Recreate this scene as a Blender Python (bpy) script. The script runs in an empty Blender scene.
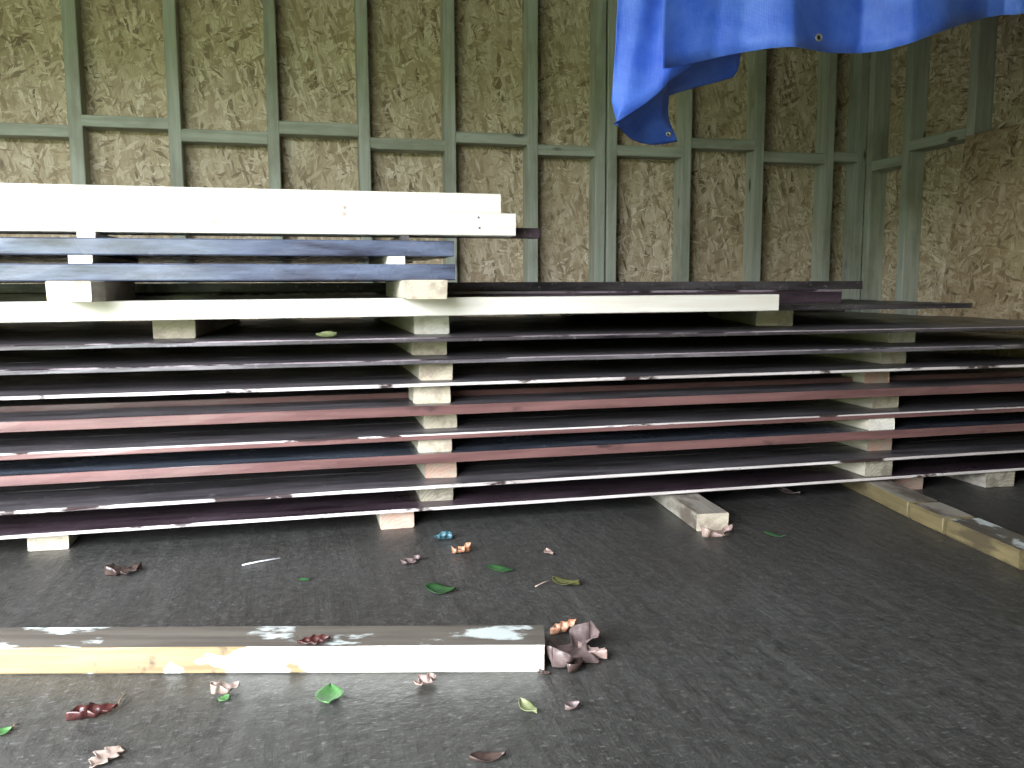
import bpy, bmesh, math, random
from math import sin, cos, tan, atan, atan2, radians, pi, hypot, exp
from mathutils import Vector, Matrix
random.seed(7)
S = bpy.context.scene
COL = S.collection

# ------------------------------------------------------------------ camera
FPX, YAW, PIT, ROLL, CH = 850.0, radians(13.9), radians(6.58), radians(0.25), 0.65
FW = Vector((sin(YAW), cos(YAW), 0)); RT = Vector((cos(YAW), -sin(YAW), 0)); UPW = Vector((0, 0, 1))
cF = cos(PIT) * FW - sin(PIT) * UPW
cU = sin(PIT) * FW + cos(PIT) * UPW
cR = cos(ROLL) * RT - sin(ROLL) * cU
cU2 = sin(ROLL) * RT + cos(ROLL) * cU
CAMP = Vector((0, 0, CH))
cd = bpy.data.cameras.new('camera'); cam = bpy.data.objects.new('camera', cd); COL.objects.link(cam)
cd.sensor_width = 36; cd.lens = FPX / 1024 * 36; cd.clip_start = 0.02
M = Matrix((cR, cU2, -cF)).transposed().to_4x4(); M.translation = CAMP
cam.matrix_world = M
S.camera = cam

def ray(px, py):
    return cR * ((px - 512) / FPX) + cU2 * ((384 - py) / FPX) + cF
def onz(px, py, z=0.0):
    d = ray(px, py); return CAMP + d * ((z - CH) / d.z)
def onY(px, py, Y):
    d = ray(px, py); return CAMP + d * (Y / d.y)

# ------------------------------------------------------------------ node helpers
class NT:
    def __init__(s, name):
        s.m = bpy.data.materials.new(name); s.m.use_nodes = True
        s.t = s.m.node_tree; s.b = s.t.nodes['Principled BSDF']; s.out = s.t.nodes['Material Output']
    def n(s, kind, **kw):
        o = s.t.nodes.new(kind)
        for k, v in kw.items():
            if k.startswith('i_'):
                o.inputs[k[2:].replace('_', ' ')].default_value = v
            else: setattr(o, k, v)
        return o
    def l(s, a, b): s.t.links.new(a, b)
    def coords(s, scale=(1, 1, 1), rnd=True, rot=(0, 0, 0)):
        tc = s.n('ShaderNodeTexCoord'); mp = s.n('ShaderNodeMapping')
        mp.inputs['Scale'].default_value = scale; mp.inputs['Rotation'].default_value = rot
        if rnd:
            oi = s.n('ShaderNodeObjectInfo'); ml = s.n('ShaderNodeMath', operation='MULTIPLY'); ml.inputs[1].default_value = 37.0
            s.l(oi.outputs['Random'], ml.inputs[0]); ad = s.n('ShaderNodeVectorMath', operation='ADD')
            s.l(tc.outputs['Object'], ad.inputs[0]); s.l(ml.outputs[0], ad.inputs[1]); s.l(ad.outputs[0], mp.inputs['Vector'])
        else: s.l(tc.outputs['Object'], mp.inputs['Vector'])
        return mp.outputs[0]
    def noise(s, vec, scale, detail=4, rough=0.55, dist=0):
        o = s.n('ShaderNodeTexNoise'); s.l(vec, o.inputs['Vector'])
        o.inputs['Scale'].default_value = scale; o.inputs['Detail'].default_value = detail
        o.inputs['Roughness'].default_value = rough; o.inputs['Distortion'].default_value = dist
        return o.outputs['Fac']
    def ramp(s, fac, stops, interp='LINEAR'):
        o = s.n('ShaderNodeValToRGB'); o.color_ramp.interpolation = interp
        e = o.color_ramp.elements
        while len(e) < len(stops): e.new(0.5)
        for el, (p, c) in zip(e, stops):
            el.position = p; el.color = (c[0], c[1], c[2], 1) if not isinstance(c, (int, float)) else (c, c, c, 1)
        s.l(fac, o.inputs[0]); return o.outputs[0]
    def mix(s, fac, a, b, blend='MIX'):
        o = s.n('ShaderNodeMix', data_type='RGBA', blend_type=blend)
        if isinstance(fac, (int, float)): o.inputs[0].default_value = fac
        else: s.l(fac, o.inputs[0])
        for v, i in ((a, 6), (b, 7)):
            if isinstance(v, tuple): o.inputs[i].default_value = (v[0], v[1], v[2], 1)
            else: s.l(v, o.inputs[i])
        return o.outputs[2]
    def bump(s, h, strength=0.3, dist=0.005):
        o = s.n('ShaderNodeBump'); o.inputs['Strength'].default_value = strength; o.inputs['Distance'].default_value = dist
        s.l(h, o.inputs['Height']); s.l(o.outputs[0], s.b.inputs['Normal'])
    def col(s, c):
        if isinstance(c, tuple): s.b.inputs['Base Color'].default_value = (*c, 1)
        else: s.l(c, s.b.inputs['Base Color'])
    def rough(s, r):
        if isinstance(r, (int, float)): s.b.inputs['Roughness'].default_value = r
        else: s.l(r, s.b.inputs['Roughness'])

def plain(name, c, r=0.5, metal=0.0):
    t = NT(name); t.col(c); t.rough(r); t.b.inputs['Metallic'].default_value = metal; return t.m

def sawn(name, light, dark, knot=None, rough=0.65, stretch=(1.2, 22, 22), patches=None, pscale=6.0, ptol=(0.5, 0.6), bumpy=0.25):
    """sawn timber, grain along local X; patches = second colour of stains / wear / painted wet glints with their own shape"""
    t = NT(name); v = t.coords(stretch)
    g = t.noise(v, 2.2, 6, 0.62, 0.4)
    c = t.ramp(g, [(0.3, dark), (0.62, light)])
    if patches:
        v2 = t.coords((0.7, 1.6, 1.6)); p = t.noise(v2, pscale, 5, 0.62)
        c = t.mix(t.ramp(p, [(ptol[0], 0), (ptol[1], 1)]), c, patches)
    if knot:
        vk = t.coords((3.0, 9, 9)); vo = t.n('ShaderNodeTexVoronoi'); t.l(vk, vo.inputs['Vector']); vo.inputs['Scale'].default_value = 1.0
        c = t.mix(t.ramp(vo.outputs['Distance'], [(0.07, 1), (0.13, 0)]), c, knot)
    t.col(c); t.rough(rough); t.bump(g, bumpy, 0.002); return t.m

def osb(name, tint=1.0, swap=False):
    """pressed wood strands: elongated chips in several directions, laid over each other"""
    t = NT(name); v = t.coords((1, 1, 1), rnd=False, rot=(0, 0, pi / 2 if swap else 0))
    nz = t.n('ShaderNodeTexNoise'); nz.inputs['Scale'].default_value = 18; nz.inputs['Detail'].default_value = 3; t.l(v, nz.inputs['Vector'])
    sc_ = t.n('ShaderNodeVectorMath', operation='SCALE'); sc_.inputs['Scale'].default_value = 0.022; t.l(nz.outputs['Color'], sc_.inputs[0])
    ad = t.n('ShaderNodeVectorMath', operation='ADD'); t.l(v, ad.inputs[0]); t.l(sc_.outputs[0], ad.inputs[1])
    c = None; hgt = None
    for k, (ang, lx, lz, keep) in enumerate(((90, 11, 42, 0.0), (35, 12, 60, 0.45), (-28, 12, 54, 0.5), (72, 12, 70, 0.5), (-64, 15, 78, 0.55), (10, 16, 88, 0.66))):
        rt = t.n('ShaderNodeMapping'); rt.vector_type = 'TEXTURE'; rt.inputs['Rotation'].default_value = (0, radians(ang), 0); rt.inputs['Location'].default_value = (1.7 * k, 0.31 * k, 2.3 * k)
        t.l(ad.outputs[0], rt.inputs['Vector'])
        mp = t.n('ShaderNodeMapping'); mp.inputs['Scale'].default_value = (lx, 4, lz); t.l(rt.outputs[0], mp.inputs['Vector'])
        vo = t.n('ShaderNodeTexVoronoi', distance='MANHATTAN'); vo.inputs['Scale'].default_value = 1.0; t.l(mp.outputs[0], vo.inputs['Vector'])
        sep = t.n('ShaderNodeSeparateColor'); t.l(vo.outputs['Color'], sep.inputs[0])
        g = t.n('ShaderNodeMapping'); g.inputs['Scale'].default_value = (1, 1, 5); t.l(mp.outputs[0], g.inputs['Vector'])
        gr = t.noise(g.outputs[0], 1.3, 3, 0.6)
        col = t.ramp(sep.outputs[0], [(0.0, (0.17, 0.115, 0.062)), (0.12, (0.36, 0.27, 0.16)), (0.5, (0.52, 0.42, 0.27)), (0.8, (0.64, 0.54, 0.38)), (1.0, (0.80, 0.71, 0.55))])
        mm = t.n('ShaderNodeMix', data_type='RGBA', blend_type='MULTIPLY'); mm.inputs[0].default_value = 1
        t.l(col, mm.inputs[6]); t.l(t.ramp(gr, [(0.3, 0.62), (0.6, 1.0)]), mm.inputs[7]); col = mm.outputs[2]
        if c is None: c = col; hgt = sep.outputs[1]
        else:
            m1 = t.ramp(sep.outputs[1], [(keep, 0), (keep + .02, 1)]); m2 = t.ramp(vo.outputs['Distance'], [(0.62, 1), (0.74, 0)])
            mu = t.n('ShaderNodeMath', operation='MULTIPLY'); t.l(m1, mu.inputs[0]); t.l(m2, mu.inputs[1]); c = t.mix(mu.outputs[0], c, col)
    fl = t.n('ShaderNodeTexVoronoi'); fl.inputs['Scale'].default_value = 22; fm = t.n('ShaderNodeMapping'); fm.inputs['Scale'].default_value = (1.3, 1, 0.6); t.l(ad.outputs[0], fm.inputs['Vector']); t.l(fm.outputs[0], fl.inputs['Vector'])
    sp = t.n('ShaderNodeSeparateColor'); t.l(fl.outputs['Color'], sp.inputs[0])
    near = t.ramp(fl.outputs['Distance'], [(0.14, 1), (0.30, 0)]); pick = t.ramp(sp.outputs[0], [(0.88, 0), (0.90, .85)])
    mu = t.n('ShaderNodeMath', operation='MULTIPLY'); t.l(near, mu.inputs[0]); t.l(pick, mu.inputs[1])
    c = t.mix(mu.outputs[0], c, (0.09, 0.06, 0.04))
    hue = t.noise(v, 2.2, 3, 0.5)
    c = t.mix(t.ramp(hue, [(0.35, 0), (0.65, 0.35)]), c, (0.42, 0.33, 0.20))
    if tint != 1.0: c = t.mix(1.0, c, (tint, tint * 0.93, tint * 0.83), 'MULTIPLY')
    t.col(c); t.rough(0.62); t.bump(hgt, 0.15, 0.002); return t.m

def stain(name, base, lift, rough=(0.22, 0.5), fleck=0.5, arris=None):
    """wet dark timber stain: blotches, streaks along the grain, dust flecks"""
    t = NT(name); v = t.coords((1.0, 7, 7)); b = t.noise(v, 4.0, 6, 0.65)
    c = t.ramp(b, [(0.35, base), (0.72, lift)])
    v3 = t.coords((1, 1, 1)); f = t.noise(v3, 70, 3, 0.6); f2 = t.noise(v3, 7, 3, 0.6)
    mu = t.n('ShaderNodeMath', operation='MULTIPLY'); t.l(t.ramp(f, [(0.60, 0), (0.68, 1)]), mu.inputs[0]); t.l(t.ramp(f2, [(0.4, 0), (0.7, fleck)]), mu.inputs[1])
    c = t.mix(mu.outputs[0], c, (0.30, 0.29, 0.27))
    t.col(c); t.rough(t.ramp(f2, [(0.3, rough[0]), (0.7, rough[1])])); t.bump(b, 0.25, 0.002)
    t.b.inputs['Specular IOR Level'].default_value = 0.5
    return t.m

MAT = {}
MAT['osb'] = osb('osb_strands'); MAT['osb_loose'] = osb('osb_strands_brown', 0.66, True); MAT['osb_side'] = osb('osb_strands_side', 1.0, True)
MAT['stud'] = sawn('green_treated_softwood', (0.40, 0.42, 0.345), (0.27, 0.295, 0.225), knot=(0.09, 0.09, 0.06), rough=0.7, patches=(0.20, 0.20, 0.14), pscale=3.0, ptol=(0.5, 0.75))
MAT['pale'] = sawn('planed_pale_pine', (0.78, 0.74, 0.675), (0.70, 0.64, 0.55), knot=(0.5, 0.38, 0.3), rough=0.5, bumpy=0.1)
MAT['block'] = sawn('sawn_block_timber', (0.60, 0.55, 0.44), (0.42, 0.38, 0.30), rough=0.75, patches=(0.33, 0.29, 0.24), pscale=5, ptol=(0.52, 0.7))
MAT['grey'] = sawn('weathered_grey_timber', (0.40, 0.37, 0.31), (0.24, 0.215, 0.175), rough=0.6, patches=(0.14, 0.115, 0.09), pscale=5)
MAT['greytop'] = sawn('weathered_top_with_painted_wet_glints', (0.145, 0.13, 0.105), (0.075, 0.064, 0.052), rough=0.5, patches=(0.55, 0.60, 0.57), pscale=9, ptol=(0.55, 0.60))  # pale patches paint the bright reflections of the wet top
def cream_side():
    """damp yellow timber side, scraped to bare white wood over its last stretch and in a few patches"""
    t = NT('worn_cream_side'); g = t.noise(t.coords((1.2, 22, 22)), 2.2, 6, 0.62, 0.4)
    c = t.ramp(g, [(0.3, (0.19, 0.13, 0.062)), (0.62, (0.31, 0.235, 0.12))])
    v = t.coords((1, 1, 1), rnd=False); n = t.noise(v, 9, 4, 0.6); sx_ = t.n('ShaderNodeSeparateXYZ'); t.l(v, sx_.inputs[0])
    a = t.n('ShaderNodeMath', operation='MULTIPLY_ADD'); a.inputs[1].default_value = 0.22; t.l(n, a.inputs[0]); t.l(sx_.outputs[0], a.inputs[2])
    m1 = t.ramp(a.outputs[0], [(0.50, 0), (0.515, 1)])
    n2 = t.noise(t.coords((1, 0.3, 2.0), rnd=False), 5.5, 4, 0.55); m2 = t.ramp(n2, [(0.56, 0), (0.58, 1)])
    mx = t.n('ShaderNodeMath', operation='MAXIMUM'); t.l(m1, mx.inputs[0]); t.l(m2, mx.inputs[1])
    d = t.noise(t.coords((1, 1, 1), rnd=False), 13, 4, 0.6)
    c = t.mix(t.ramp(d, [(0.64, 0), (0.70, 0.8)]), c, (0.08, 0.05, 0.04))
    c = t.mix(mx.outputs[0], c, (0.80, 0.78, 0.70)); t.col(c); t.rough(0.55); t.bump(g, 0.25, 0.002); return t.m
MAT['creamside'] = cream_side()
MAT['yellowside'] = sawn('damp_yellow_timber', (0.22, 0.175, 0.085), (0.12, 0.095, 0.048), rough=0.5, patches=(0.09, 0.07, 0.04), pscale=7)
MAT['dark'] = stain('dark_stain', (0.016, 0.013, 0.015), (0.115, 0.10, 0.104), fleck=0.8)
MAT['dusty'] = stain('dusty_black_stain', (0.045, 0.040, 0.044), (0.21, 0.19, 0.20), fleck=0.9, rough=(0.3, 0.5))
MAT['darkpurple'] = stain('purple_brown_stain', (0.022, 0.013, 0.017), (0.10, 0.068, 0.085), fleck=0.3)
MAT['darkblue'] = stain('blue_black_stain', (0.02, 0.022, 0.03), (0.12, 0.14, 0.18), fleck=0.2, rough=(0.16, 0.34))
MAT['beam'] = stain('black_stain_with_painted_sky_sheen', (0.035, 0.036, 0.056), (0.15, 0.18, 0.27), fleck=0.1, rough=(0.16, 0.32))  # blue of the sky reflection is mixed into the base colour
MAT['pinkedge'] = sawn('pinkish_brown_edge', (0.21, 0.108, 0.10), (0.11, 0.055, 0.052), rough=0.28, patches=(0.07, 0.04, 0.04), pscale=7, ptol=(0.62, 0.70))
MAT['paleedge'] = sawn('bare_pale_edge', (0.78, 0.73, 0.70), (0.50, 0.43, 0.41), rough=0.45, patches=(0.05, 0.03, 0.03), pscale=7, ptol=(0.58, 0.62))
MAT['lilacedge'] = sawn('half_stained_edge', (0.40, 0.34, 0.36), (0.20, 0.15, 0.18), rough=0.35, patches=(0.03, 0.02, 0.025), pscale=8, ptol=(0.48, 0.56))

def endgrain(name, a, b, patch):
    t = NT(name); v = t.coords((1, 1, 1)); mp = t.n('ShaderNodeMapping'); t.l(t.coords((0.0, 1, 1), rnd=False), mp.inputs['Vector']); mp.inputs['Location'].default_value = (0, 0.035, 0.05)
    w = t.n('ShaderNodeTexWave', wave_type='RINGS', rings_direction='X'); w.inputs['Scale'].default_value = 30; w.inputs['Distortion'].default_value = 5; w.inputs['Detail Scale'].default_value = 2
    t.l(mp.outputs[0], w.inputs['Vector']); c = t.ramp(w.outputs['Fac'], [(0.2, a), (0.9, b)])
    p = t.noise(v, 24, 5, 0.65); c = t.mix(t.ramp(p, [(0.48, 0), (0.62, 0.9)]), c, patch)
    t.col(c); t.rough(0.75); t.bump(p, 0.3, 0.003); return t.m
MAT['end'] = endgrain('sawn_end_grain', (0.55, 0.49, 0.38), (0.51, 0.44, 0.33), (0.36, 0.29, 0.22))
MAT['endpink'] = endgrain('pink_stained_end_grain', (0.58, 0.38, 0.30), (0.52, 0.32, 0.24), (0.50, 0.42, 0.33))
MAT['endgrey'] = endgrain('grey_end_grain', (0.42, 0.38, 0.30), (0.32, 0.28, 0.21), (0.2, 0.17, 0.13))
MAT['endwhite'] = endgrain('fresh_white_end_grain', (0.86, 0.82, 0.74), (0.82, 0.77, 0.67), (0.66, 0.59, 0.5))

def concrete():
    t = NT('damp_concrete'); v = t.coords((1, 1, 1), rnd=False)
    n1 = t.noise(v, 1.1, 5, 0.6); n2 = t.noise(v, 38, 4, 0.65); n3 = t.noise(t.coords((1, 2.2, 1), rnd=False, rot=(0, 0, radians(-14))), 62, 3, 0.65)
    rid = t.noise(t.coords((14, 1.6, 1), rnd=False, rot=(0, 0, radians(-12))), 1.6, 4, 0.6)
    c = t.ramp(n2, [(0.3, (0.032, 0.032, 0.029)), (0.7, (0.078, 0.077, 0.070))])
    c = t.mix(t.ramp(n1, [(0.38, 0.0), (0.66, 0.55)]), c, (0.028, 0.027, 0.023))
    c = t.mix(t.ramp(rid, [(0.52, 0), (0.7, 0.35)]), c, (0.115, 0.113, 0.105))
    c = t.mix(t.ramp(n3, [(0.58, 0), (0.70, 0.6)]), c, (0.22, 0.217, 0.205))
    t.col(c); t.rough(t.ramp(n1, [(0.35, 0.52), (0.7, 0.30)]))
    ad = t.n('ShaderNodeMath', operation='ADD'); t.l(n2, ad.inputs[0]); t.l(rid, ad.inputs[1]); t.bump(ad.outputs[0], 0.45, 0.008); return t.m
MAT['concrete'] = concrete()
MAT['roof'] = plain('roof_boarding', (0.09, 0.075, 0.05), 0.8)
MAT['grass'] = plain('grass_ground', (0.10, 0.125, 0.06), 0.9)

def tarp_mat():
    t = NT('woven_blue_plastic'); v = t.coords((1, 1, 1), rnd=False)
    n = t.noise(v, 9, 5, 0.65); f = t.noise(t.coords((60, 60, 8), rnd=False), 4, 3, 0.6)
    c = t.ramp(n, [(0.3, (0.04, 0.13, 0.74)), (0.7, (0.13, 0.28, 0.93))])
    c = t.mix(t.ramp(f, [(0.55, 0), (0.75, 0.3)]), c, (0.24, 0.40, 0.92))
    t.col(c); t.rough(0.36)
    w1 = t.n('ShaderNodeTexWave', bands_direction='X'); w2 = t.n('ShaderNodeTexWave', bands_direction='Z')
    for w in (w1, w2): w.inputs['Scale'].default_value = 90; t.l(v, w.inputs['Vector'])
    a = t.n('ShaderNodeMath', operation='ADD'); t.l(w1.outputs['Fac'], a.inputs[0]); t.l(w2.outputs['Fac'], a.inputs[1])
    a2 = t.n('ShaderNodeMath', operation='MULTIPLY_ADD'); a2.inputs[1].default_value = 5; t.l(n, a2.inputs[0]); t.l(a.outputs[0], a2.inputs[2])
    t.bump(a2.outputs[0], 0.22, 0.004)
    tr = t.n('ShaderNodeBsdfTranslucent'); t.l(c, tr.inputs['Color']); mx = t.n('ShaderNodeMixShader'); mx.inputs[0].default_value = 0.12
    t.l(t.b.outputs[0], mx.inputs[1]); t.l(tr.outputs[0], mx.inputs[2]); t.l(mx.outputs[0], t.out.inputs['Surface']); return t.m
MAT['tarp'] = tarp_mat()
MAT['brass'] = plain('dull_eyelet_metal', (0.6, 0.58, 0.52), 0.35, 0.9)
MAT['hole'] = plain('eyelet_shadow_gap', (0.01, 0.012, 0.02), 0.9)
MAT['nail'] = plain('dull_steel', (0.16, 0.13, 0.12), 0.5, 0.6)

# ------------------------------------------------------------------ object helpers
def link(name, bm, mats, parent=None, loc=(0, 0, 0), rot=(0, 0, 0), smooth=False):
    me = bpy.data.meshes.new(name); bm.normal_update(); bm.to_mesh(me); bm.free()
    for m in (mats if isinstance(mats, (list, tuple)) else [mats]): me.materials.append(m)
    if smooth:
        for p in me.polygons: p.use_smooth = True
    o = bpy.data.objects.new(name, me); COL.objects.link(o); o.location = loc; o.rotation_euler = rot
    if parent: o.parent = parent
    return o
def tag(o, label, cat, group=None, kind=None):
    o['label'] = label; o['category'] = cat
    if group: o['group'] = group
    if kind: o['kind'] = kind
    return o
def structure(o, label=None):
    o['kind'] = 'structure'
    if label: o['label'] = label
    return o
def empty(name, loc, rz=0.0):
    o = bpy.data.objects.new(name, None); COL.objects.link(o); o.location = loc; o.rotation_euler = (0, 0, rz); o.empty_display_size = 0.05
    return o
def rebase(o, parent):                                      # make o a child of parent, keeping its place
    o.parent = parent; o.matrix_parent_inverse = parent.matrix_basis.inverted()

def boxbm(x0, x1, y0, y1, z0, z1, bev=0.0, seg=1):
    bm = bmesh.new()
    v = [bm.verts.new((x, y, z)) for x in (x0, x1) for y in (y0, y1) for z in (z0, z1)]
    for f in ((0, 1, 3, 2), (4, 6, 7, 5), (0, 4, 5, 1), (2, 3, 7, 6), (0, 2, 6, 4), (1, 5, 7, 3)): bm.faces.new([v[i] for i in f])
    bmesh.ops.recalc_face_normals(bm, faces=bm.faces)
    if bev: bmesh.ops.bevel(bm, geom=list(bm.edges), offset=bev, segments=seg, affect='EDGES', profile=0.6)
    return bm

def bar(name, L, W, T, mats, loc, rz=0.0, bev=0.002, wob=0.0008, arris=None, ends=None, front=None, top=None, nseg=None, rx=0.0, splay=0.0):
    """A length of timber: local X along the grain, Y across, Z up; origin at the centre of its underside.
    mats[0] faces, then optional indices: arris (front top chamfer), ends, front (-Y side), top."""
    bm = bmesh.new(); n = nseg or max(2, int(L / 0.09)); ch = arris[0] if arris else bev
    prof = [(-W/2 + bev, 0), (-W/2, bev), (-W/2, T - ch), (-W/2 + ch, T), (W/2 - bev, T), (W/2, T - bev), (W/2, bev), (W/2 - bev, 0)]
    if T < 2.5 * bev: bev = ch = T * 0.25
    rnd = random.Random(sum(map(ord, name)) % 97 + int(L * 1000) + int((loc[0] + loc[2]) * 977) % 5000)
    rings = []
    ph = rnd.uniform(0, 6)
    for i in range(n + 1):
        u = i / n; x = -L / 2 + L * u; r = []
        for k, (y, z) in enumerate(prof):
            dy = wob * (rnd.uniform(-1, 1) + 0.8 * sin(9 * u + ph)) if k in (1, 2, 3, 5, 6) else 0
            dx = (rnd.uniform(-1, 1) * wob * 2 if i in (0, n) else 0)
            r.append(bm.verts.new((x + dx, y + dy, z + (wob * 0.4 * rnd.uniform(-1, 0) if k in (3, 4) else 0))))
        rings.append(r)
    for i in range(n):
        for k in range(8):
            f = bm.faces.new((rings[i][k], rings[i + 1][k], rings[i + 1][(k + 1) % 8], rings[i][(k + 1) % 8]))
            if arris and k == 2: f.material_index = arris[1]
            elif front is not None and k in (0, 1): f.material_index = front
            elif front is not None and k == 2: f.material_index = front
            elif top is not None and k == 3: f.material_index = top
    for r, rev in ((rings[0], True), (rings[-1], False)):
        f = bm.faces.new(r[::-1] if rev else r)
        if ends is not None: f.material_index = ends
    bmesh.ops.recalc_face_normals(bm, faces=bm.faces)
    return link(name, bm, mats, loc=loc, rot=(rx, 0, rz))

# ------------------------------------------------------------------ the shed
YB, YS = 4.075, 3.98          # back sheathing, stud faces
XR, XS = 3.0, 2.905           # right sheathing, stud faces
ZC = 3.0
FL, FE, WS, TREE, HD, YF, XW, YO = -2.6, -0.42, 28.0, 0.07, 2.15, -0.15, -2.6, 0.9  # unseen doorway edges and headers shaped for the light, sky strength, height of the tree line
floor = structure(link('floor', boxbm(XW - .1, 3.1, YF - .2, 4.2, -0.12, 0.0), MAT['concrete']), 'damp grey concrete floor of the timber shed')
yard = structure(link('ground_outside', boxbm(-40, 30, -40, 40, -0.25, -0.125), MAT['grass']))
wb = structure(link('wall_back', boxbm(XW, XR + .015, YB, YB + 0.018, 0, ZC), MAT['osb']), 'back wall of strand board with green studs')
wr = structure(link('wall_right', boxbm(XR, XR + 0.018, YF, YB, 0, ZC), MAT['osb_side']), 'right hand wall of strand board with green studs')
wl = structure(link('wall_left', boxbm(XW - .02, XW, YO, YB, 0, ZC), MAT['osb_side']))
wlh = structure(link('wall_left_light_baffle', boxbm(XW - .02, XW, YF, YO, HD, ZC), MAT['osb_side']))  # unseen piece over the side opening, added to cut down the sky light
wf = structure(link('wall_front', boxbm(FE, XR, YF - .02, YF, 0, ZC), MAT['osb']))
wh = structure(link('wall_front_light_baffle', boxbm(FL, FE, YF - .02, YF, HD, ZC), MAT['osb']))  # unseen, put above the doorway to keep light off the upper wall
ce = structure(link('ceiling', boxbm(XW - .1, 3.1, YF - .1, 4.2, ZC, ZC + 0.05), MAT['roof']))

def post(x, y0, y1, w=0.047, ax='x', par=None, tilt=0.0):
    L = ZC
    if ax == 'x': o = bar('stud', L, y1 - y0, w, [MAT['stud']], (0, 0, 0), bev=0.003, wob=0.0006)
    else: o = bar('stud', L, w, y1 - y0, [MAT['stud']], (0, 0, 0), bev=0.003, wob=0.0006)
    # local X -> world Z
    if ax == 'x':
        m = Matrix(((0, 0, 1), (0, 1, 0), (-1, 0, 0))).to_4x4(); m.translation = Vector((x - w / 2, (y0 + y1) / 2, L / 2))
    else:
        m = Matrix(((0, 0, 1), (0, 1, 0), (-1, 0, 0))).to_4x4(); m.translation = Vector((y0, x, L / 2))
    o.matrix_basis = m
    if par: o.parent = par
    return o
def colX(px, py=230): return onY(px, py, YS).x
stud_px = [(78.5, 180), (177, 180), (275, 180), (365.5, 180), (451, 180), (533, 180), (600, 230), (611.7, 230), (685.5, 230), (757.5, 230), (827, 230)]
sx = [onY(px, py, YS).x for px, py in stud_px]
sx = [sx[0] - 0.8, sx[0] - 0.4] + sx + [2.876]
for i, x in enumerate(sx): post(x, YS, YB, par=wb, w=0.052 if i != 2 else 0.056)
bar_m = [MAT['stud']]
def noggin(x0, x1, z0, z1, par=wb):
    o = bar('noggin', x1 - x0, YB - YS - 0.002, z1 - z0, bar_m, ((x0 + x1) / 2, (YS + YB) / 2, z0), bev=0.003, wob=0.0006); o.parent = par; return o
nog_px = [(35, 123.5, 136), (124, 116, 127.5), (224, 130, 142.5), (319, 122, 135), (408, 138.5, 150), (492, 132.5, 143.5), (563, 145, 155.5), None, (649, 146, 156.5), (720, 138.5, 149), (791, 152, 162.5), (848, 152, 162)]
k = 1
for i in range(1, len(sx) - 1):
    a, b = sx[i] + .026, sx[i + 1] - .026
    spec = nog_px[i - 1]
    if spec is None or b - a < 0.05: continue
    x, ya, yb_ = spec
    z1 = onY(x, ya, YS).z; z0 = onY(x, yb_, YS).z
    noggin(a, b, z0, z0 + max(0.047, min(z1 - z0, 0.056)))
noggin(sx[0] + .026, sx[1] - .026, 1.25, 1.30)
# right wall: studs stand at right angles to it
ry = [3.935, 3.66, 3.245, 2.84, 2.44, 2.04, 1.64, 1.24, .84, .44, .04, -.36, -.76]
for y in ry: post(y + 0.025, XS, XR, par=wr, ax='y', w=0.05)
for i in range(len(ry) - 1):
    o = bar('noggin', ry[i] - ry[i + 1] - 0.05, XR - XS - 0.002, 0.05, bar_m, ((XS + XR) / 2, (ry[i] + ry[i + 1] + .05) / 2, 1.235 + (.06 if i % 2 else 0)), rz=pi / 2, bev=0.003, wob=0.0006); o.parent = wr

# ------------------------------------------------------------------ loose board leaning on the right wall
lean = atan2(0.155, 1.29)
o = link('strand_board_sheet', boxbm(-0.009, 0.009, -0.61, 0.61, 0, 1.305, 0.0015), MAT['osb_loose'], loc=(2.735, 2.655, 0.003), rot=(0, lean, 0))
tag(o, 'loose brown strand board sheet leaning against the right wall studs', 'board')

# ------------------------------------------------------------------ stacked stained boards
XL = -1.55
ORD = ['bottom', 'second', 'third', 'fourth', 'fifth', 'sixth', 'seventh', 'eighth']
# z top, thickness, front edge material, arris material or None, rows, face material, right end
LAY = [
 (0.061, 0.009, 'paleedge', None, 3, 'darkpurple', 2.60),
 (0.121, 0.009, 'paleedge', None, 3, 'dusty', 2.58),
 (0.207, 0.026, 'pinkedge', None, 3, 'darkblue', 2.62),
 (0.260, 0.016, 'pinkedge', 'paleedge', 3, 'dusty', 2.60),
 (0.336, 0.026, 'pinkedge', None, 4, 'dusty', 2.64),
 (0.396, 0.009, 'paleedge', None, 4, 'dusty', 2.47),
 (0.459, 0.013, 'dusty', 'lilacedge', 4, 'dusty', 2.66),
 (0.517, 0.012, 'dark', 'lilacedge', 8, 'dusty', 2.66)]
LOOK = ['thin pale-edged dark board', 'thin pale-edged black board', 'pink-edged dark board', 'brown-edged black board with white top edge',
        'thick pink-edged black board', 'thin white-edged black board', 'black board with chipped upper edge', 'wide-open black board with a lilac edge']
Y0 = 2.22
WD = 0.205
ztop = []
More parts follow.
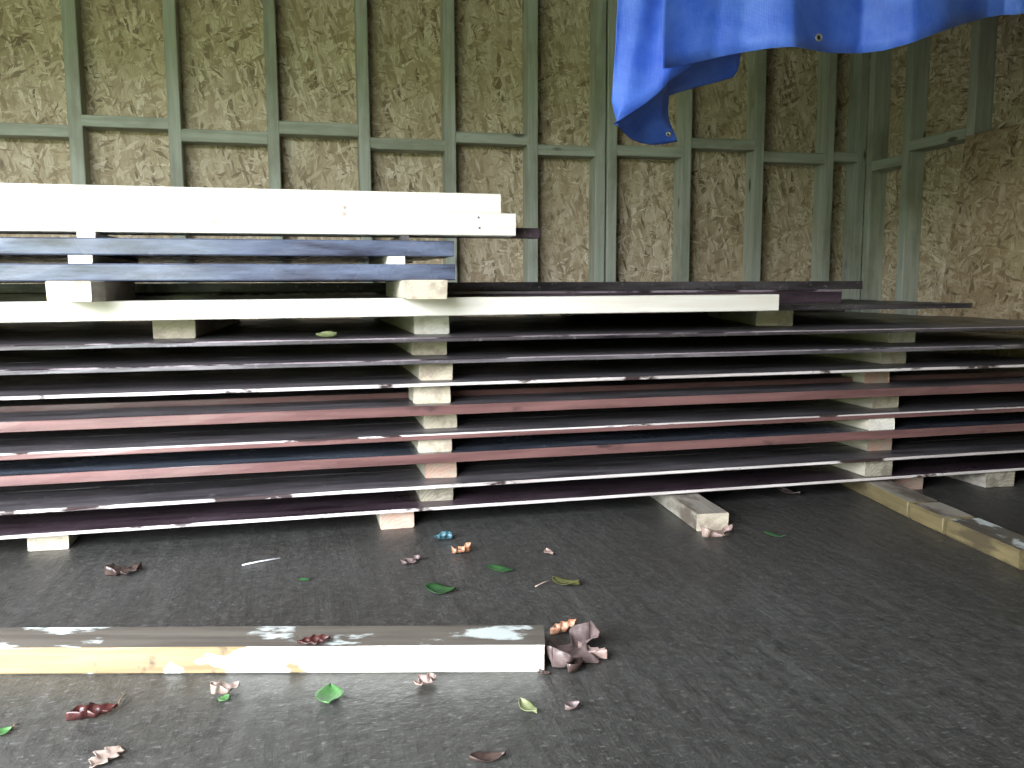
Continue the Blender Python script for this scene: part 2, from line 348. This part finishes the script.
for i, (zt, th, em, am, rows, fm, xe) in enumerate(LAY):
    ztop.append(zt)
    for r in range(rows):
        end = xe - (0, .03, .05, .04, .06, .05, .03, .05)[r] * (3 if i == 5 else 1) + (random.uniform(-.02, .02) if r else 0)
        y0 = Y0 + r * (WD + 0.004) + (random.uniform(-.008, .001) if r == 0 else 0)
        t_ = th; xl = XL
        if i == 7 and r == 7: t_ = th + 0.055; xl = 1.2           # a short thick plank at the very back
        if i == 4 and r >= 1: y0 = Y0 + 0.185 + (r - 1) * (WD + .004); t_ = th + 0.014
        w_ = WD if not (i == 4 and r == 0) else 0.18
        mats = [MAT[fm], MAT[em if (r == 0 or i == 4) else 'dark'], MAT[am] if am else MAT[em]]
        L = end - xl
        o = bar('stained_board', L, w_, t_, mats, (xl + L / 2, y0 + w_ / 2, zt - th), bev=0.0015, wob=0.0012, front=1,
                arris=((0.004 if am == 'paleedge' else 0.003), 2) if (am and r == 0) else None)
        if r == 0: lab = '%s fronting the %s layer of the big stack' % (LOOK[i], ORD[i])
        else: lab = 'dark board, %s behind the front board, %s stack layer' % (('next', 'second', 'third', 'fourth', 'fifth', 'sixth', 'seventh')[r - 1], ORD[i])
        tag(o, lab.replace('wide-open ', ''), 'board', 'dark stained boards in the large stack')

# ------------------------------------------------------------------ spacers (each a short length of sawn timber)
def spacer(px0, px1, pyb, z0, h, length, label, end='end', side='block', yaw=0.0, name='spacer_block', group='spacer blocks between the layers', cat='block', W=None, rx=0.0, Yf=None):
    pc = onz((px0 + px1) / 2, pyb, z0) if Yf is None else onY((px0 + px1) / 2, pyb, Yf)
    Y = pc.y
    a = onY(px0, pyb, Y); b = onY(px1, pyb, Y)
    w = W or (b.x - a.x); cx = (a.x + b.x) / 2
    d = Vector((sin(yaw), cos(yaw)))
    o = bar(name, length, w, h, [MAT[side], MAT[end]], (cx + d.x * length / 2, Y + d.y * length / 2, z0), rz=pi / 2 - yaw, bev=0.003, wob=0.0012, ends=1, nseg=max(3, int(length / .06)))
    if rx: o.rotation_euler.rotate_axis('Y', rx)
    tag(o, label, cat, group); return o
GM = 'spacer blocks in the middle column'; GR = 'spacer blocks in the right column'; GF = 'bearers on the concrete floor'
bz = [LAY[i][0] - LAY[i][1] for i in range(8)]
NL = ['bottom', 'second', 'third', 'fourth', 'fifth', 'sixth', 'seventh', 'eighth', 'ninth']
# middle column
spacer(380, 414, 528.3, 0.0, bz[0], 0.70, 'pink-ended bearer on the floor under the middle of the stack', 'endpink', group=GF)
mid = [(421, 453.5, 501, 'endgrey', 'grey-ended spacer block just above the lowest board, middle column'),
       (425, 456.5, 478, 'endpink', 'pinkish spacer block resting on the second board layer, middle column'),
       (418.5, 452, 452, 'end', 'cream spacer block under the fourth board layer, middle column'),
       (424, 457, 428, 'end', 'cream chipped spacer block under the thick pink-edged board, middle column'),
       (414, 451, 403.5, 'end', 'tall pale spacer block on the thick pink-edged board, middle column'),
       (420, 453, 380, 'end', 'buff spacer block on the thin white-edged sixth board, middle column'),
       (412.5, 447, 355, 'end', 'pale spacer block under the uppermost full-length layer, middle column')]
for i, (a, b, yb_, e, lab) in enumerate(mid):
    top = bz[i + 1]
    spacer(a, b, yb_, ztop[i], top - ztop[i], (0.6, 0.6, 0.6, 0.8, 0.12, 0.8, 1.5)[i], lab, e, group=GM)
rgt = [(865, 891.5, 476, 'endgrey', 'dull green-grey spacer block above the lowest board, right column'),
       (867, 892, 450.5, 'endpink', 'orange-ended spacer block in the right column'),
       (868, 894, 430, 'endwhite', 'whitish spacer block just above the orange-ended one, right column'),
       (872, 898, 408, 'end', 'plain buff spacer block under the thick pink-edged board, right column'),
       (864, 889, 383, 'endpink', 'brown-stained spacer block on the thick pink-edged board, right column'),
       (881, 906, 363.5, 'end', 'grey-buff spacer block second from the top of the right column'),
       (888, 915, 342.5, 'endwhite', 'topmost spacer block of the right column')]
for i, (a, b, yb_, e, lab) in enumerate(rgt):
    top = bz[i + 1]
    spacer(a, b, yb_, ztop[i], top - ztop[i], (0.6, 0.6, 0.6, 0.8, 0.12, 0.8, 1.5)[i], lab, e, group=GR)
# floor bearers
spacer(28, 69, 550.5, 0.0, bz[0], 0.70, 'cream-ended bearer on the floor under the left of the stack', 'end', group=GF)
spacer(697, 728, 530.5, 0.0, 0.047, 0.80, 'long grey bearer poking out of the stack on the concrete floor', 'end', 'grey', yaw=radians(4.5), group=GF)
spacer(893, 923, 490, 0.0, bz[0], 0.5, 'reddish short bearer under the right of the stack', 'endpink', 'grey', group=GF)
spacer(985, 1014, 487, 0.0, bz[0], 0.5, 'brown short bearer under the far right end of the stack', 'endgrey', 'grey', group=GF)

# ------------------------------------------------------------------ top of the large stack
PZ0, PZ1 = 0.572, 0.619
GT = 'spacer blocks under the pale board'
spacer(153, 196, 338.5, ztop[7], PZ0 - ztop[7], 1.12, 'pale rough-sawn spacer block under the left of the long white board', 'end', group=GT, yaw=radians(2))
spacer(414, 449, 334, ztop[7], PZ0 - ztop[7], 1.12, 'pale spacer block under the middle of the long white board', 'endwhite', group=GT)
spacer(758, 790, 326, ztop[7], PZ0 - ztop[7], 0.9, 'skewed grey-sided spacer block under the right end of the long white board', 'end', 'grey', group=GT, yaw=radians(17))
pe = onY(779, 302, 2.21).x
L = pe - XL
o = bar('planed_board', L, 0.10, PZ1 - PZ0, [MAT['pale']], (XL + L / 2, 2.21 + .05, PZ0), bev=0.002, wob=0.0006)
o.rotation_euler = (0, -0.0025, 0)
tag(o, 'long planed white board lying along the front of the dark stack', 'board')
GS = 'dark boards behind the white board'
for r in range(7):
    L = (2.12, 2.15, 2.19, 2.24, 2.28, 2.3, 2.29)[r] - XL
    tag(bar('stained_board', L, WD, 0.016, [MAT['dark'], MAT['dark']], (XL + L / 2, 2.335 + r * .209 + WD / 2, PZ0), bev=0.002, front=1),
        'dark board in the layer level with the white board, %s row back' % ('first', 'second', 'third', 'fourth', 'fifth', 'sixth', 'seventh')[r], 'board', GS)
for r in range(3):
    L = (1.83, 1.86, 1.98)[r] - XL
    tag(bar('stained_board', L, 0.19 if r != 0 else 0.17, 0.045, [MAT['dark'], MAT['darkpurple'], MAT['lilacedge']], (XL + L / 2, 2.60 + r * .195 + .095, 0.588), bev=0.002, front=1, arris=(0.007, 2)),
        'dark board on top of the stack just behind the white board, %s row back' % ('first', 'second', 'third')[r], 'board', GS)
for r in range(2):
    L = (2.05, 2.1)[r] - XL
    tag(bar('stained_board', L, 0.19, 0.030, [MAT['dark'], MAT['dark']], (XL + L / 2, 2.80 + r * .195 + .095, 0.633), bev=0.002, front=1),
        'uppermost dark board at the back of the stack, %s row' % ('front', 'rear')[r], 'board', GS)

# ------------------------------------------------------------------ the small upper stack on the left
BE = onY(455.5, 270, 2.2).x
z = PZ1
spacer(47, 92, 303.5, PZ1, 0.047, 0.52, 'long cream-ended bearer jutting out over the white board on the left', 'end', group='bearers under the black beams', Yf=2.06)
spacer(406.5, 447, 301, PZ1, 0.047, 0.50, 'pinkish-cream block on the white board under the ends of the black beams', 'end', group='bearers under the black beams', Yf=2.09)

Z2 = (0.666, 0.707); Z1 = (0.727, 0.767); ZW = (0.781, 0.839); ZU = (0.839, 0.889)
GB = 'black stained beams of the upper stack'
for nm, (a, b), e0 in (('lower', Z2, BE), ('upper', Z1, BE - .003)):
    for r in range(4):
        L = e0 - (0, .02, .05, .03)[r] - XL
        o = bar('stained_beam', L, 0.2, b - a, [MAT['beam'], MAT['beam']], (XL + L / 2, 2.20 + r * .204 + .1, a), bev=0.003)
        tag(o, ('%s black beam with blue sheen at the front of the upper stack' % nm) if r == 0 else '%s black beam of the upper stack, %s row back' % (nm, ('second', 'third', 'fourth')[r - 1]), 'beam', GB)
GW = 'small white battens between the beams'
def batten(px0, px1, z0, z1, label, end, length=0.6, side='pale'):
    p = onY((px0 + px1) / 2, 250, 2.205); w = onY(px1, 250, 2.205).x - onY(px0, 250, 2.205).x
    o = bar('spacer_batten', length, w, z1 - z0, [MAT[side], MAT[end]], (p.x, 2.205 + length / 2, z0), rz=pi / 2, bev=0.001, ends=1)
    tag(o, label, 'batten', GW)
batten(67, 91.5, Z2[1], Z1[0], 'white-ended batten between the two black beams on the left', 'endwhite')
batten(387, 405, Z2[1], Z1[0], 'white-ended batten between the two black beams near their right end', 'endwhite')
batten(78, 96.5, Z1[1], ZW[0], 'white-ended batten under the stacked white beams on the left', 'endwhite')
batten(400, 409.5, Z1[1], ZW[0], 'dark thin batten under the stacked white beams', 'dark', side='dark')
GP = 'planed white beams on top'
xl1 = onY(515.5, 225, 2.2).x; xl2 = onY(501, 204, 2.2).x
L = xl1 - XL
lowb = bar('planed_beam', L, 0.075, ZW[1] - ZW[0], [MAT['pale']], (XL + L / 2, 2.2 + .0375, ZW[0]), bev=0.002, wob=0.0005)
tag(lowb, 'lower planed white beam, longer of the two on top of the stack', 'beam', GP)
L2 = xl2 - XL
upb = bar('planed_beam', L2, 0.075, ZU[1] - ZU[0], [MAT['pale']], (XL + L2 / 2, 2.203 + .0375, ZU[0]), bev=0.002, wob=0.0005)
tag(upb, 'upper planed white beam lying topmost on the stack', 'beam', GP)
def disc(name, par, px, py, r, mat, Y=2.2):
    p = onY(px, py, Y); bm = bmesh.new()
    bmesh.ops.create_cone(bm, cap_ends=True, segments=14, radius1=r, radius2=r * .9, depth=0.003, matrix=Matrix.Translation(p + Vector((0, -0.0005, 0))) @ Matrix.Rotation(pi / 2, 4, 'X'))
    o = link(name, bm, mat); rebase(o, par); return o
for px, py in ((478.5, 217.5), (479.5, 228)): disc('nail_head', lowb, px, py, 0.0033, MAT['nail'])
for par, px, py in ((lowb, 213, 221.5), (upb, 344, 207), (lowb, 344, 214)): disc('knot', par, px, py, 0.0055 if par is lowb else .004, plain('pine_knot', (0.45, 0.36, 0.3), .6))
xb = onY(540, 231, 2.285).x; L = xb - XL
tag(bar('stained_batten', L, 0.05, 0.027, [MAT['darkpurple']], (XL + L / 2, 2.285 + .025, ZW[0]), bev=0.002),
    'dark stained batten poking out behind the white beams', 'batten')

# ------------------------------------------------------------------ floor timbers in front
a = onz(545, 672.5); b = onz(0, 675)
d = (b - a).normalized(); L = 1.55; W = 0.092
c = a + d * L / 2; nrm = Vector((d.y, -d.x, 0)); nrm = nrm if nrm.y > 0 else -nrm
c = c + nrm * W / 2
rz = atan2(-d.y, -d.x)
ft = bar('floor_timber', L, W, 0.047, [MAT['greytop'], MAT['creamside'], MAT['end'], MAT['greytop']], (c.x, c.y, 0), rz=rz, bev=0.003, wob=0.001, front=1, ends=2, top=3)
tag(ft, 'weathered timber with cream side lying across the floor in the foreground', 'timber')
# right: three offcuts laid end to end
GL = 'timber offcuts lying end to end on the right'
pts = [onz(1021, 571), onz(944, 535.5), onz(908, 518.5), onz(846, 487)]
labs = ['nearest yellowish offcut of the row running under the right of the stack', 'short middle yellowish offcut of the row at right', 'far yellowish offcut running under the right of the stack']
for i in range(3):
    p, q = pts[i], pts[i + 1]
    if i == 2: q = p + (q - p).normalized() * 0.62
    d = (q - p).normalized(); L = (q - p).length - 0.018; nr = Vector((d.y, -d.x, 0)); c = (p + q) / 2 + nr * 0.046
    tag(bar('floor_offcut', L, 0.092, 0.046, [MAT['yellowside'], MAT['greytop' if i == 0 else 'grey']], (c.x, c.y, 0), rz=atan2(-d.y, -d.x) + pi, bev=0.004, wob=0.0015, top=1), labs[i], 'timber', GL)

# ------------------------------------------------------------------ tarpaulin
def tarp():
    root = empty('tarpaulin', (1.1, 2.3, 2.98))
    bm = bmesh.new()
    def interp(pts, t):
        n = len(pts) - 1; u = min(max(t, 0), 1) * n; i = min(int(u), n - 1); f = u - i
        g = f
        return tuple(pts[i][k] + (pts[i + 1][k] - pts[i][k]) * g for k in range(len(pts[i])))
    def grid(fn, nu, nv):
        V = [[bm.verts.new(fn(i / nu, j / nv)) for j in range(nv + 1)] for i in range(nu + 1)]
        for i in range(nu):
            for j in range(nv): bm.faces.new((V[i][j], V[i + 1][j], V[i + 1][j + 1], V[i][j + 1]))
    hem = [(665, 67, 2.17), (690, 62, 2.20), (715, 57.5, 2.23), (740, 53.5, 2.22), (765, 50.5, 2.18), (790, 49, 2.15), (815, 49.3, 2.17), (840, 51, 2.2), (862, 52.3, 2.22), (885, 50, 2.17),
           (910, 43.5, 2.12), (940, 32, 2.13), (965, 23.5, 2.17), (985, 18, 2.2), (1005, 14.5, 2.18), (1024, 12, 2.13), (1060, 4, 2.10), (1100, -8, 2.14)]
    def front(u, v):
        px, py, Y = interp(hem, u); h = onY(px, py, Y)
        lead = -7 * v if u < .5 else 0
        x = h.x + 0.012 * v + (.03 * sin(u * 9) * v) - (0.0)
        if u < 0.03: x += 0.02 * v
        zz = h.z + (2.985 - h.z) * v
        y = h.y + (2.19 - h.y) * v + 0.020 * sin(u * 15 + 2.2 * v + 1) * (1 - v) ** .5 + 0.005 * sin(u * 37 + 9 * v) * (1 - v) + .006 * sin(u * 21 + 23 * v)
        return (x, y, zz)
    grid(front, 110, 40)
    fold = [(611.5, 100, 2.30), (614, 112, 2.29), (617, 122, 2.28), (630, 113.5, 2.27), (645, 103.5, 2.26), (660, 91, 2.25), (670, 80, 2.25), (692, 66, 2.25)]
    def left(u, v):
        px, py, Y = interp(fold, u); h = onY(px, py, Y)
        tx = onY(612 + 85 * u, 0, 2.3); zz = h.z + (2.985 - h.z) * v
        k = min(1, (zz - h.z) / 0.35)
        x = h.x + (tx.x - h.x) * k + .01 * sin(9 * v)
        y = h.y + (2.27 - h.y) * k + 0.018 * sin(u * 13 + 6 * v) * (v ** .4) * (1 - u * .4)
        return (x, y, zz)
    grid(left, 40, 46)
    tail_b = [(617.5, 123.5, 2.30), (622, 131, 2.36), (630, 138.5, 2.42), (641, 143, 2.46), (652, 145, 2.48), (664, 144, 2.48), (677.5, 141.5, 2.46)]
    tail_t = [(616.5, 121, 2.283), (630, 113, 2.272), (645, 103, 2.262), (658, 92.5, 2.252), (666, 84, 2.252), (668, 82, 2.26), (669, 88, 2.30)]
    def tail(u, v):
        A = Vector(onY(*interp(tail_t, u))); B = Vector(onY(*interp(tail_b, u)))
        p = B.lerp(A, v); bulge = sin(pi * v) * .02
        return (p.x, p.y + bulge + .012 * sin(u * 12 + 4 * v) * sin(pi * v), p.z)
    grid(tail, 26, 18)
    str_b = [(664, 98, 2.34), (678, 92.5, 2.37), (692, 88.5, 2.39), (715, 82.5, 2.40), (733, 77.5, 2.40), (738, 70, 2.38), (741, 54, 2.36)]
    str_t = [(656, 90, 2.26), (672, 76, 2.26), (692, 58, 2.26), (715, 45, 2.26), (730, 35, 2.26), (740, 30, 2.26), (748, 20, 2.26)]
    def strip(u, v):
        A = Vector(onY(*interp(str_t, u))); B = Vector(onY(*interp(str_b, u)))
        p = B.lerp(A, v); return (p.x, p.y + .02 * sin(pi * v), p.z)
    grid(strip, 26, 14)
    o = link('sheet', bm, MAT['tarp'], smooth=True)
    so = o.modifiers.new('thickness', 'SOLIDIFY'); so.thickness = 0.0012; so.offset = 0
    rebase(o, root)
    def eyelet(px, py, Y, r=0.008, tilt=0.0):
        p = onY(px, py, Y); bm = bmesh.new()
        T = Matrix.Translation(p) @ Matrix.Rotation(pi / 2 + tilt, 4, 'X')
        n, m = 18, 8
        V = [[bm.verts.new(T @ Vector(((r + .0026 * cos(2 * pi * j / m)) * cos(2 * pi * i / n), (r + .0026 * cos(2 * pi * j / m)) * sin(2 * pi * i / n), .0018 * sin(2 * pi * j / m)))) for j in range(m)] for i in range(n)]
        for i in range(n):
            for j in range(m): bm.faces.new((V[i][j], V[(i + 1) % n][j], V[(i + 1) % n][(j + 1) % m], V[i][(j + 1) % m]))
        f = bm.faces.new([bm.verts.new(T @ Vector(((r) * cos(2 * pi * i / n), r * sin(2 * pi * i / n), 0.0))) for i in range(n)]); f.material_index = 1
        bmesh.ops.recalc_face_normals(bm, faces=bm.faces)
        e = link('eyelet', bm, [MAT['brass'], MAT['hole']]); rebase(e, root); return e
    ey = (eyelet(819, 37.5, 2.145, 0.0085), eyelet(668.5, 134, 2.43, 0.006))
    tag(root, 'crumpled blue tarpaulin hanging from the roof in front of the back wall', 'tarpaulin')
tarp()

# ------------------------------------------------------------------ leaves and litter
def leafmat(name, c, c2, r=0.4):
    t = NT(name); v = t.coords((1, 1, 1)); n = t.noise(v, 60, 4, .6); t.col(t.ramp(n, [(0.35, c), (0.65, c2)])); t.rough(r); t.bump(n, .4, .002); return t.m
LM = {
 'brown': leafmat('leaf_dark_brown', (0.035, 0.022, 0.018), (0.09, 0.06, 0.05), .3), 'red': leafmat('leaf_red_brown', (0.035, 0.010, 0.009), (0.09, 0.03, 0.026), .25),
 'green': leafmat('leaf_green', (0.016, 0.055, 0.018), (0.035, 0.10, 0.03)), 'bright': leafmat('leaf_fresh_green', (0.04, 0.13, 0.035), (0.09, 0.22, 0.07)),
 'lime': leafmat('leaf_yellow_green', (0.14, 0.17, 0.07), (0.26, 0.28, 0.14)), 'olive': leafmat('leaf_olive', (0.05, 0.05, 0.018), (0.11, 0.11, 0.035)),
 'tan': leafmat('leaf_tan', (0.26, 0.19, 0.15), (0.40, 0.32, 0.27)), 'pink': leafmat('leaf_pinkish', (0.24, 0.16, 0.14), (0.42, 0.31, 0.26)),
 'orange': leafmat('leaf_orange', (0.36, 0.12, 0.05), (0.55, 0.36, 0.24)), 'mauve': leafmat('leaf_mauve_brown', (0.10, 0.07, 0.066), (0.21, 0.155, 0.145)),
 'teal': leafmat('scrap_teal', (0.02, 0.07, 0.085), (0.09, 0.2, 0.24)), 'white': leafmat('straw_white', (0.7, 0.7, 0.72), (0.8, 0.8, 0.82)), 'stalk': leafmat('stalk_brown', (0.16, 0.1, 0.07), (0.3, 0.22, 0.15))}
SHAPE = {
 'oval': lambda t: max(0.02, sin(pi * t ** .85) ** .8),
 'oak': lambda t: max(0.02, (sin(pi * t ** 1.15) ** .7) * (0.72 + 0.28 * cos(t * 2 * pi * 3.6 + .6))),
 'maple': lambda t: max(0.02, (sin(pi * t ** .8) ** .6) * (0.66 + 0.34 * cos(t * 2 * pi * 2.4 - .8))),
 'scrap': lambda t: max(0.1, 0.8 + .2 * sin(t * 17))}
def leaf(p, q, w, kind, mat, label, curl=0.3, bend=0.15, z=0.0, stalk=None, twist=0.0, lift=0.0, cat='leaf', name=None, group='fallen leaves on the concrete', seed=None, crumple=0.10):
    P, Q = onz(*p, z), onz(*q, z); d = Q - P; L = d.length; rnd = random.Random(seed if seed is not None else int(p[0] * 31 + p[1]))
    W = L * w / 2; bm = bmesh.new(); nu, nv = 16, 8; V = []
    for i in range(nu + 1):
        t = i / nu; row = []
        hw = W * SHAPE[kind](t)
        for j in range(nv + 1):
            s = j / nv * 2 - 1
            cz = curl * W * (abs(s) ** 1.6) * 1.2 + bend * L * (2 * t - 1) ** 2 * .5 + twist * W * s * (t - .5) + lift * L * t
            cz += crumple * L * .28 * sin(5 * t + 3 * s + rnd.uniform(0, .4) + p[0]) * (.4 + abs(s))
            row.append([L * (t - .5), hw * s * (1 - .25 * curl * abs(s)), cz + rnd.uniform(0, .012) * L])
        V.append(row)
    mz = min(v[2] for r in V for v in r)
    vv = [[bm.verts.new((v[0], v[1], v[2] - mz + 0.0012)) for v in r] for r in V]
    for i in range(nu):
        for j in range(nv): bm.faces.new((vv[i][j], vv[i + 1][j], vv[i + 1][j + 1], vv[i][j + 1]))
    nm = name or 'fallen_leaf'
    c = (P + Q) / 2
    o = link(nm, bm, LM[mat], loc=(c.x, c.y, z), rot=(0, 0, atan2(d.y, d.x)), smooth=True)
    so = o.modifiers.new('thickness', 'SOLIDIFY'); so.thickness = 0.0008; so.offset = 1
    tag(o, label, cat, group)
    if stalk:
        A = Vector((-L / 2 + .004, 0, vv and 0.004)); 
        e = onz(*stalk, z); m = Matrix.Rotation(-atan2(d.y, d.x), 4, 'Z') @ (e - c)
        root0 = Vector((V[0][nv // 2][0] + .002, 0, V[0][nv // 2][2] - mz + .0012)) if (e - P).length < (e - Q).length else Vector((V[-1][nv // 2][0] - .002, 0, V[-1][nv // 2][2] - mz + .0012))
        end = Vector((m.x, m.y, 0.003)); tube('stalk', [root0, root0.lerp(end, .5) + Vector((0, 0, .004)), end], 0.0012, LM['stalk' if mat != 'olive' else 'tan'], o)
    return o
def tube(name, pts, r, mat, parent=None, loc=(0, 0, 0)):
    bm = bmesh.new(); n = 7; rings = []
    for i, p in enumerate(pts):
        t = (pts[min(i + 1, len(pts) - 1)] - pts[max(i - 1, 0)]).normalized(); a = t.orthogonal().normalized(); b = t.cross(a)
        rings.append([bm.verts.new(p + (a * cos(2 * pi * k / n) + b * sin(2 * pi * k / n)) * r) for k in range(n)])
    for i in range(len(pts) - 1):
        for k in range(n): bm.faces.new((rings[i][k], rings[i][(k + 1) % n], rings[i + 1][(k + 1) % n], rings[i + 1][k]))
    bm.faces.new(rings[0][::-1]); bm.faces.new(rings[-1]); bmesh.ops.recalc_face_normals(bm, faces=bm.faces)
    return link(name, bm, mat, parent=parent, loc=loc, smooth=True)

leaf((105, 577), (142, 571), .95, 'oak', 'brown', 'dark crumpled leaf on the floor between the left bearer and the front timber', curl=.3, bend=.08, crumple=.26)
leaf((66, 724), (118, 711), .62, 'oak', 'red', 'wet dark red-brown leaf with a long stalk, left foreground', curl=.42, stalk=(126, 696), bend=.08, crumple=.16)
leaf((90, 772), (121, 749), .8, 'oak', 'tan', 'pale beige lobed leaf at the bottom left', curl=.15, bend=.02)
leaf((-8, 737), (13, 731), .9, 'oval', 'bright', 'light green leaf at the left edge of the floor', curl=.3, stalk=(19, 726))
leaf((211, 697), (240, 689), 1.0, 'maple', 'tan', 'tan and orange leaf in front of the foreground timber', curl=.4, crumple=.3)
leaf((219, 703), (229, 697), .9, 'oval', 'bright', 'small green leaf tip beside the tan leaf', curl=.2)
leaf((329, 708), (331, 689), .75, 'oval', 'bright', 'bright green pointed leaf in front of the foreground timber', curl=.2)
leaf((416, 689), (435, 681), 1.1, 'maple', 'pink', 'pinkish crumpled leaf in front of the foreground timber', curl=.3, crumple=.2)
leaf((520, 704), (537, 716), .55, 'oval', 'lime', 'pale yellow-green leaf in the foreground', curl=.3)
leaf((565, 712), (580, 709), .9, 'oval', 'mauve', 'small round reddish leaf in the foreground', curl=.7)
leaf((469, 763), (506, 758), .5, 'oval', 'brown', 'dark leaf at the bottom edge of the floor', curl=.3)
leaf((425, 591), (456, 593), .75, 'oval', 'green', 'dark green oval leaf behind the foreground timber', curl=.2)
leaf((487, 570), (514, 573), .5, 'oval', 'green', 'narrow green leaf lying behind the dark green oval leaf', curl=.25)
leaf((552, 583), (580, 587), .6, 'oval', 'olive', 'olive leaf with a pale stalk on the floor', curl=.35, stalk=(535, 588))
leaf((452, 555), (471, 552), 1.0, 'maple', 'orange', 'orange and cream curled leaf on the floor near the stack', curl=.5, crumple=.25)
leaf((435, 541), (453, 539), .9, 'scrap', 'teal', 'teal scrap of litter in front of the stack', curl=.4, cat='litter', name='litter_scrap', group=None, crumple=.3)
leaf((402, 566), (420, 561), .9, 'maple', 'mauve', 'brownish flat leaf in front of the pink-ended bearer', curl=.3)
leaf((297, 581), (309, 582), .6, 'oval', 'green', 'tiny dark green leaf near the white straw', curl=.3)
leaf((702, 539), (732, 534), .7, 'maple', 'pink', 'torn pinkish leaf at the foot of the long grey bearer', curl=.4, crumple=.2)
leaf((764, 535), (786, 538), .3, 'oval', 'green', 'thin green leaf right of the long grey bearer', curl=.2)
leaf((546, 551), (553, 556), .6, 'oval', 'pink', 'tiny pink petal on the floor near the stack', curl=.2)
leaf((777, 490), (800, 496), .4, 'oval', 'mauve', 'greyish leaf at the shadowed edge under the stack', curl=.2)
leaf((288, 672), (303, 664), .8, 'oval', 'brown', 'dark leaf against the side of the foreground timber', curl=.5, lift=.5)
leaf((297, 647), (330, 643), .75, 'oak', 'red', 'brown leaf lying on top of the foreground timber', z=0.047, curl=.3, group=None)
leaf((316, 338), (337, 337.6), .62, 'oval', 'lime', 'yellow-green curled leaf on the uppermost full-length board', z=ztop[7], curl=.45, group=None, crumple=.25)
G = 'crumpled brown leaves at the timber end'
leaf((552, 671), (590, 645), 1.0, 'maple', 'mauve', 'large crumpled mauve-brown leaf beside the end of the foreground timber', curl=.28, group=G, crumple=.30, bend=.15)
leaf((550, 636), (577, 633), .8, 'oak', 'orange', 'small orange-brown leaf behind the crumpled leaf at the timber end', curl=.5, group=G, lift=.3, z=0.0)
leaf((578, 652), (607, 662), .55, 'oak', 'pink', 'pinkish pointed leaf at the right of the crumpled leaf', curl=.7, group=G, lift=.0)
leaf((568, 676), (582, 668), .8, 'oval', 'brown', 'black curled leaf below the crumpled leaf', curl=.9, group=G)
leaf((538, 674), (549, 676), .7, 'scrap', 'brown', 'dark bark chip at the front corner of the foreground timber', curl=.5, cat='bark chip', name='bark_chip', group=None)
a, b = onz(242, 565, .003), onz(280, 558, .003); c = (a + b) / 2
tag(tube('straw_stem', [a - c, Vector((0, 0, 0.0008)), b - c], 0.0018, LM['white'], loc=c), 'thin white straw stem lying on the floor at left', 'straw')

# ------------------------------------------------------------------ daylight
w = bpy.data.worlds.new('overcast_sky'); S.world = w; w.use_nodes = True
nt = w.node_tree; bg = nt.nodes['Background']
tc = nt.nodes.new('ShaderNodeTexCoord'); sp = nt.nodes.new('ShaderNodeSeparateXYZ'); nt.links.new(tc.outputs['Generated'], sp.inputs[0])
nz = nt.nodes.new('ShaderNodeTexNoise'); nz.inputs['Scale'].default_value = 5; nz.inputs['Detail'].default_value = 5; nt.links.new(tc.outputs['Generated'], nz.inputs['Vector'])
ma = nt.nodes.new('ShaderNodeMath'); ma.operation = 'MULTIPLY_ADD'; ma.inputs[1].default_value = -0.10; nt.links.new(nz.outputs['Fac'], ma.inputs[0]); nt.links.new(sp.outputs['Z'], ma.inputs[2])
rp = nt.nodes.new('ShaderNodeValToRGB'); e = rp.color_ramp.elements
for _ in range(3): e.new(.5)
for el, (p, c) in zip(e, ((0.0, (.10, .13, .05)), (TREE * .7, (.16, .20, .08)), (TREE, (.86, .92, 1.0)), (0.6, (.95, .98, 1.07)), (1.0, (.9, .97, 1.1)))):
    el.position = p; el.color = (*c, 1)
nt.links.new(ma.outputs[0], rp.inputs[0]); nt.links.new(rp.outputs[0], bg.inputs['Color'])
bg.inputs['Strength'].default_value = WS
pl = bpy.data.lights.new('opening_portal', 'AREA'); pl.shape = 'RECTANGLE'; pl.size = FE - FL; pl.size_y = HD; pl.cycles.is_portal = True
po = bpy.data.objects.new('opening_portal', pl); COL.objects.link(po); po.location = ((FE + FL) / 2, YF - .05, HD / 2); po.rotation_euler = (pi / 2, 0, 0)
pl2 = bpy.data.lights.new('side_portal', 'AREA'); pl2.shape = 'RECTANGLE'; pl2.size = YO - YF; pl2.size_y = HD; pl2.cycles.is_portal = True
po2 = bpy.data.objects.new('side_portal', pl2); COL.objects.link(po2); po2.location = (XW - .05, (YO + YF) / 2, HD / 2); po2.rotation_euler = (pi / 2, 0, -pi / 2)

vs = S.view_settings; vs.view_transform = 'Standard'; vs.look = 'None'; vs.gamma = 1; vs.use_curve_mapping = False; vs.exposure = 0.0
S.cycles.max_bounces = 8; S.cycles.diffuse_bounces = 5
